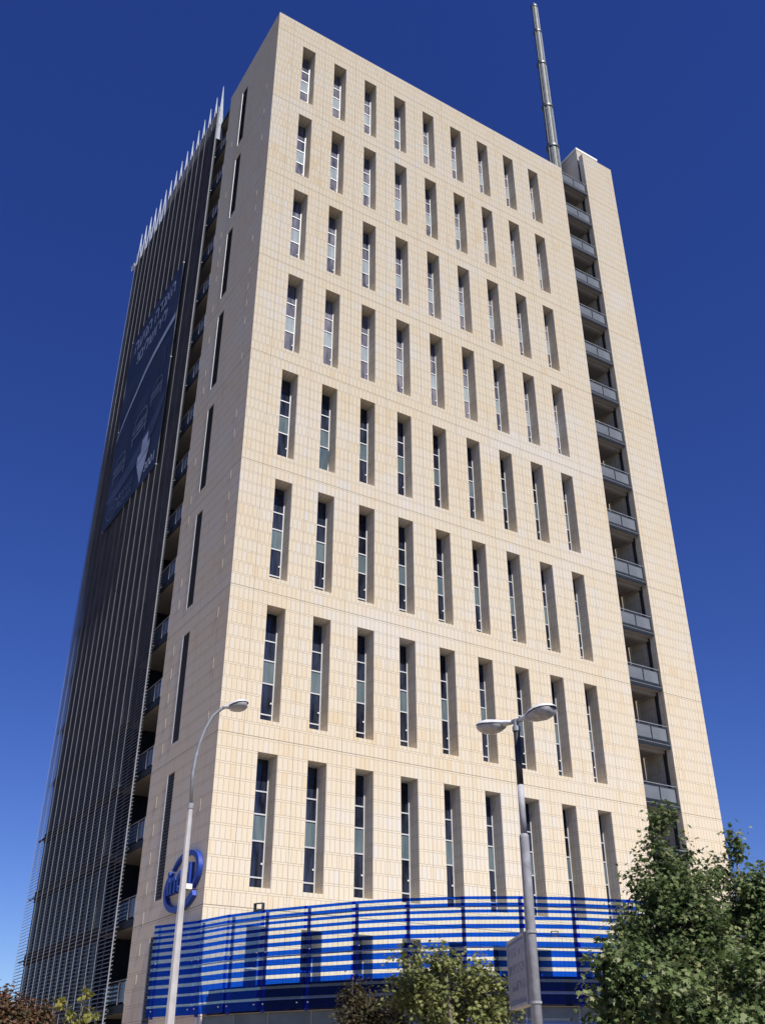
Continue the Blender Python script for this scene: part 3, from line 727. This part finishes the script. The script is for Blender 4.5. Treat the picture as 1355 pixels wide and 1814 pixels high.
# ------------------------------------------------------------------ street lamps
def lamp_head(parent, base, direction, length, width, tilt=.12):
    """cobra head: pale shell above, dark rim, bulging bowl below"""
    d = Vector((direction[0], direction[1], 0)).normalized(); d = (d + Vector((0, 0, tilt))).normalized()
    s = d.cross(Vector((0, 0, 1))).normalized(); u = s.cross(d)
    prof = [(0, .22, .22, .20), (.12, .26, .26, .24), (.25, .42, .34, .34), (.42, .78, .48, .52), (.62, 1.0, .58, .62), (.8, .92, .52, .55), (.93, .60, .34, .34), (1.0, .14, .08, .08)]
    sh = MB(); bo = MB(); ri = MB(); n = 10
    def half(mb, sign, hk, lo, hi, scale=1.0, drop=0.0):
        rows = []
        for p_ in prof:
            if p_[0] < lo or p_[0] > hi: continue
            c_ = Vector(base) + d * (length * p_[0]) + u * drop; k = len(mb.v)
            for j in range(n + 1):
                a_ = math.pi * j / n
                mb.v.append(tuple(c_ + s * math.cos(a_) * p_[1] * width * .5 * scale + u * sign * math.sin(a_) * p_[hk] * width * .5))
            rows.append(k)
        for i in range(len(rows) - 1):
            for j in range(n): mb.f.append((rows[i] + j, rows[i] + j + 1, rows[i + 1] + j + 1, rows[i + 1] + j)); mb.m.append(0)
        for r_ in (rows[0], rows[-1]): mb.f.append(tuple(r_ + j for j in range(n + 1))); mb.m.append(0)
    half(sh, .72, 2, 0, 1); half(sh, -.8, 3, 0, .3)
    half(bo, -1, 3, .24, .99, .93, -.02)
    half(ri, -1, 2, .25, 1, 1.0); 
    for i in range(len(ri.v)):                    # the rim is a shallow tray
        q = Vector(ri.v[i]) - Vector(base); h = q.dot(u); ri.v[i] = tuple(Vector(base) + q - u * (h * .82))
    hd = sh.build('lamp_head', M['lamp_shell'], parent, smooth=True, normals=True)
    ri.build('rim', M['lamp_rim'], hd, normals=True); bo.build('bowl', M['lamp_bowl'], hd, smooth=True, normals=True)
    return hd

lp = thing('street_lamp', 'slim pale lamp post with one curved arm standing before the left wall', 'street lamp', (-9.0, -20.97, .14), 'street lamps before the tower')
L0 = lambda x, y, z: (x + 9.0, y + 20.97, z - .14)
p = MB(); p.tube([L0(-9, -20.97, .14), L0(-9, -20.97, 2.5), L0(-9, -20.97, 5.8), L0(-9, -20.97, 6.36)], [.11, .088, .055, .05], 8); p.build('pole', M['pole_pale'], lp)
p = MB(); p.tube([L0(-9, -20.97, 6.33), L0(-9, -20.97, 6.43)], .06, 10); p.build('collar', M['galv'], lp)
p = MB(); p.tube([L0(*q) for q in ((-9.0, -20.97, 6.4), (-9.02, -20.96, 7.02), (-8.99, -20.97, 7.35), (-8.94, -20.99, 7.66), (-8.86, -21.02, 7.96), (-8.74, -21.07, 8.23), (-8.60, -21.13, 8.39), (-8.48, -21.18, 8.46))], [.034] * 7 + [.03], 10)
p.build('curved_arm', M['arm_grey'], lp, smooth=True)
lamp_head(lp, L0(-8.57, -21.14, 8.42), (.80, -.45), .54, .42, .22)
p = MB(); p.box(L0(-8.96, -21.04, 4.84), L0(-8.84, -20.96, 4.93)); p.build('junction_box', M['white_metal'], lp)

lp2 = thing('street_lamp', 'grey stepped lamp post with two drooping heads and a dark top section', 'street lamp', (-3.36, -24.28, .14), 'street lamps before the tower')
Q0 = lambda x, y, z: (x + 3.36, y + 24.28, z - .14)
p = MB(); p.tube([(0, 0, 0), (0, 0, 5.66), (0, 0, 5.72), (0, 0, 5.74)], [.105, .093, .088, .07], 16); p.build('pole', M['galv'], lp2, smooth=True)
p = MB(); p.tube([(0, 0, 5.7), (0, 0, 6.7)], .066, 14); p.build('middle_section', M['galv'], lp2, smooth=True)
p = MB(); p.tube([(0, 0, 6.7), (0, 0, 7.86)], .068, 14); p.build('top_section', M['pole_black'], lp2, smooth=True)
p = MB(); p.tube([(0, 0, 7.80), (0, 0, 7.90)], .085, 14); p.tube([(0, 0, 7.9), (0, 0, 8.05)], .06, 12); hd_ = Vector((.24, -.97, 0)).normalized()
p.tube([-hd_ * .16 + Vector((0, 0, 8.02)), hd_ * .16 + Vector((0, 0, 8.02))], .05, 10); p.build('cross_arm', M['arm_grey'], lp2)
lamp_head(lp2, hd_ * .10 + Vector((0, 0, 8.02)), (hd_.x, hd_.y), .90, .54, .10)
lamp_head(lp2, -hd_ * .10 + Vector((0, 0, 8.02)), (-hd_.x, -hd_.y), .90, .54, .10)
p = MB(); p.tube([(0, 0, 7.17), (-.16, .03, 7.20)], .012, 6); p.build('peg', M['galv'], lp2)

# sign box clamped to the double lamp
sg = thing('sign_box', 'faded pale framed sign box clamped edge on to the grey lamp post', 'sign', (-3.36, -24.28, 2.9))
A_ = Vector((.02, .12)); d_ = Vector((.46, .89)).normalized(); Wd = 1.66; Hh = 1.22
SM = lambda u, v, w_: Vector((A_.x + d_.x * u - d_.y * w_, A_.y + d_.y * u + d_.x * w_, v))
def sbox(mb, u0, u1, v0, v1, w0, w1, mi=0): mb.hexa([SM(u0, v0, w0), SM(u1, v0, w0), SM(u1, v0, w1), SM(u0, v0, w1), SM(u0, v1, w0), SM(u1, v1, w0), SM(u1, v1, w1), SM(u0, v1, w1)], mi)
m_ = bpy.data.materials.new('faded_print'); m_.use_nodes = True; nt = m_.node_tree; N = NT(nt); b_ = nt.nodes['Principled BSDF']; b_.inputs['Roughness'].default_value = .5
tc = nt.nodes.new('ShaderNodeTexCoord'); n1 = nt.nodes.new('ShaderNodeTexNoise'); n1.inputs['Scale'].default_value = 5.5; n1.inputs['Detail'].default_value = 5; nt.links.new(tc.outputs['Object'], n1.inputs['Vector'])
sp = nt.nodes.new('ShaderNodeSeparateXYZ'); nt.links.new(tc.outputs['Object'], sp.inputs[0])
rows = N.m('GREATER_THAN', N.m('SINE', N.m('MULTIPLY', sp.outputs[2], 21.0)), -.1)
ink = N.m('MULTIPLY', rows, N.m('GREATER_THAN', n1.outputs[0], .5))
nt.links.new(N.mixc(N.m('MULTIPLY', ink, .8), N.mixc(n1.outputs[0], (.21, .21, .25), (.34, .34, .39)), (.10, .10, .17)), b_.inputs['Base Color'])
s = MB(); sbox(s, .05, Wd - .05, .05, Hh - .05, -.05, .075); s.build('printed_panel', m_, sg)
s = MB()
sbox(s, 0, .05, 0, Hh, -.09, .09); sbox(s, Wd - .05, Wd, 0, Hh, -.09, .09); sbox(s, .05, Wd - .05, 0, .05, -.09, .09); sbox(s, .05, Wd - .05, Hh - .05, Hh, -.09, .09)
s.build('frame', M['pole_pale'], sg)
s = MB(); sbox(s, .052, Wd - .052, .052, .13, .076, .080); sbox(s, .052, Wd - .052, Hh - .10, Hh - .052, .076, .080); s.build('printed_border', M['print_mid'], sg)
s = MB()
for zz in (.02, 1.2): s.tube([(0, 0, zz - .02), (0, 0, zz + .02)], .115, 14); 
s.build('clamp', M['galv'], sg)

# ------------------------------------------------------------------ trees
LEAF_DARK = leaf_material('plane_leaf', [(0, (.026, .036, .012)), (.3, (.052, .082, .024)), (.65, (.102, .145, .048)), (.9, (.20, .225, .105)), (1, (.26, .25, .11))])
LEAF_SUN = leaf_material('sunny_plane_leaf', [(0, (.030, .042, .014)), (.3, (.062, .098, .030)), (.65, (.135, .182, .066)), (.9, (.27, .29, .15)), (1, (.33, .32, .16))])  # brighter copy of the plane leaf, with sunlight put into its colour
LEAF_LIGHT = leaf_material('pale_leaf', [(0, (.06, .075, .020)), (.4, (.14, .16, .05)), (.8, (.23, .245, .09)), (1, (.32, .31, .13))])
LEAF_RED = leaf_material('red_leaf', [(0, (.04, .042, .016)), (.4, (.085, .06, .03)), (.75, (.15, .06, .035)), (1, (.22, .10, .05))])
LEAF_BROWN = leaf_material('bronze_leaf', [(0, (.028, .030, .012)), (.5, (.055, .05, .022)), (.85, (.09, .06, .03)), (1, (.12, .10, .04))])
LEAF_YELLOW = leaf_material('sapling_leaf', [(0, (.10, .12, .025)), (.6, (.20, .20, .045)), (1, (.28, .24, .07))])
STAR = [(0, -.25), (.16, -.12), (.46, -.2), (.30, .06), (.5, .36), (.18, .26), (0, .62), (-.18, .26), (-.5, .36), (-.30, .06), (-.46, -.2), (-.16, -.12)]
def tree(name, label, cat, base, blobs, leafmat, leaf=.12, dens=120, trunk_r=.14, group=None, rng=None, per=13, spread=.2, airy=.16):
    rnd = random.Random(rng or name + label)
    t = thing(name, label, cat, base, group); B = Vector(base)
    cs = [(Vector(b[:3]) - B, b[3], b[4]) for b in blobs]
    top = max(cs, key=lambda q: q[0].z); mean = sum((q[0] for q in cs), Vector()) / len(cs)
    tr = MB(); fork = Vector((mean.x * .35, mean.y * .35, max(.6, min(q[0].z - q[2] for q in cs) * .85)))
    tr.tube([(0, 0, 0), (fork.x * .3, fork.y * .3, fork.z * .45), tuple(fork)], [trunk_r, trunk_r * .8, trunk_r * .66], 9)
    lf = MB(); tints = []
    for c, ru, rv in cs:
        m1 = fork.lerp(c, .5) + Vector((rnd.uniform(-.15, .15), rnd.uniform(-.15, .15), .12))
        tr.tube([tuple(fork), tuple(m1), tuple(c)], [trunk_r * .5, trunk_r * .3, trunk_r * .13], 6)
        nt_ = max(5, int(dens * (ru * ru + 2 * ru * rv) / 3 * 2.2))
        for _ in range(nt_):
            v = Vector((rnd.gauss(0, 1), rnd.gauss(0, 1), rnd.gauss(0, 1))).normalized()
            k = rnd.random() ** .42 * (1 + .22 * noise.noise(v * 2.3 + c))
            k = min(k, 1.02)
            pt = c + Vector((v.x * ru, v.y * ru, v.z * rv)) * k
            gap = noise.noise((pt + B) * 1.5)
            if gap > airy and rnd.random() < .85: continue
            out = (v + Vector((0, 0, .35)) + Vector((rnd.uniform(-.5, .5), rnd.uniform(-.5, .5), rnd.uniform(-.4, .4)))).normalized()
            if rnd.random() < .35: tr.tube([tuple(pt - out * spread * 1.6), tuple(pt + out * spread * .9)], [.010, .004], 4, caps=False)
            tt = rnd.random()
            for _l in range(per):
                q = pt + out * rnd.uniform(-1, 1) * spread + Vector((rnd.gauss(0, 1), rnd.gauss(0, 1), rnd.gauss(0, 1))) * spread * .55
                nrm = (Vector((rnd.gauss(0, .7), rnd.gauss(0, .7), .75)) + v * .55).normalized()
                a_ = nrm.cross(Vector((rnd.gauss(0, 1), rnd.gauss(0, 1), rnd.gauss(0, 1)))).normalized(); b2 = nrm.cross(a_)
                s_ = leaf * rnd.uniform(.65, 1.2); cup = rnd.uniform(.05, .3)
                k0 = len(lf.v)
                for x, y in STAR: lf.v.append(tuple(q + a_ * x * s_ + b2 * y * s_ - nrm * (x * x + y * y) * cup * s_))
                lf.f.append(tuple(range(k0, k0 + 12))); lf.m.append(0); tints.append(min(1, max(0, .62 * tt + .38 * rnd.random() + .05 * rnd.gauss(0, 1))))
    tr.build('trunk', M['bark'], t)
    o = lf.build('crown', leafmat, t)
    at = o.data.attributes.new('tint', 'FLOAT', 'FACE'); at.data.foreach_set('value', tints)
    return t

TG = 'leafy trees at the right'
tree('plane_tree', 'tall dark leaved tree with a pointed crown in front of the balcony slot', 'tree', (.9, -23.9, .14),
     [(.77, -24.07, 6.62, .26, .38), (.80, -24.1, 5.98, .52, .5), (.61, -23.9, 5.25, .80, .62), (.72, -24.0, 4.4, 1.12, .75), (-.17, -23.8, 4.5, .42, .5), (1.5, -24.1, 5.0, .62, .62), (.92, -24.2, 3.6, 1.25, 1.0)],
     LEAF_DARK, group=TG, dens=175, leaf=.115, spread=.17, airy=.24)
tree('plane_tree', 'broad green tree at the right picture edge partly against the sky', 'tree', (2.9, -24.3, .14),
     [(2.85, -24.2, 6.28, .22, .46), (2.48, -23.9, 5.72, .42, .48), (3.1, -24.45, 5.45, .55, .5), (2.71, -24.0, 4.9, 1.0, .66), (3.1, -24.4, 4.4, .86, .9), (2.52, -23.8, 3.9, 1.1, .98), (2.87, -24.2, 3.1, .95, 1.0), (3.5, -24.9, 4.5, .85, 1.2)],
     LEAF_SUN, group=TG, dens=125, leaf=.12, spread=.17)
tree('plane_tree', 'low spreading tree with lighter sunlit leaves in front of the taller trees', 'tree', (-1.0, -25.3, .14),
     [(-1.41, -24.7, 3.68, .62, .42), (-1.63, -24.5, 3.18, .58, .5), (-1.09, -25.0, 3.15, .8, .6), (-1.75, -24.4, 2.6, .53, .5), (-.77, -25.4, 2.75, .94, .7), (.0, -26.2, 3.15, .68, .6), (-.27, -25.9, 2.5, .92, .6)],
     LEAF_SUN, group=TG, dens=125, leaf=.145, spread=.17)
tree('maple_tree', 'rounded tree with pale yellow green leaves in front of the blue screen', 'tree', (-2.2, -20.1, .14),
     [(-3.0, -19.6, 3.98, .46, .40), (-2.32, -20.05, 3.95, .52, .40), (-1.78, -20.4, 3.66, .50, .42), (-1.42, -20.65, 3.28, .42, .46), (-3.0, -19.65, 3.32, .66, .58), (-2.24, -20.1, 3.21, .9, .66), (-1.66, -20.45, 2.8, .82, .55), (-2.7, -19.8, 2.7, .9, .55)],
     LEAF_LIGHT, dens=120, leaf=.105, spread=.16)
tree('shrub', 'dark bronze leaved shrub beside the pale green tree', 'shrub', (-3.1, -18.3, .14),
     [(-3.48, -18.1, 3.42, .34, .32), (-3.26, -18.25, 3.0, .48, .45), (-3.62, -18.0, 2.9, .36, .48), (-2.75, -18.5, 2.9, .56, .5), (-3.1, -18.4, 2.2, .6, .5)],
     LEAF_BROWN, dens=210, leaf=.08, trunk_r=.07, spread=.15, airy=.3)
tree('shrub', 'reddish leaved bush at the bottom left corner', 'shrub', (-10.9, -18.2, .14),
     [(-11.23, -18.2, 2.98, .24, .28), (-10.85, -18.3, 2.72, .38, .28), (-11.23, -18.2, 2.5, .42, .32), (-10.5, -18.4, 2.76, .17, .22), (-10.8, -18.3, 2.2, .5, .4)],
     LEAF_RED, dens=380, leaf=.08, trunk_r=.06, spread=.11, airy=.5)
tree('sapling', 'thin sapling with yellow green leaves in front of the louver screen', 'sapling', (-10.5, -20.45, .14),
     [(-10.42, -20.48, 2.97, .07, .13), (-10.31, -20.52, 2.70, .14, .10), (-10.81, -20.37, 2.88, .05, .06), (-10.62, -20.43, 2.68, .10, .07), (-10.47, -20.47, 2.52, .18, .08)],
     LEAF_YELLOW, dens=300, leaf=.095, trunk_r=.03, per=8, spread=.06, airy=.9)
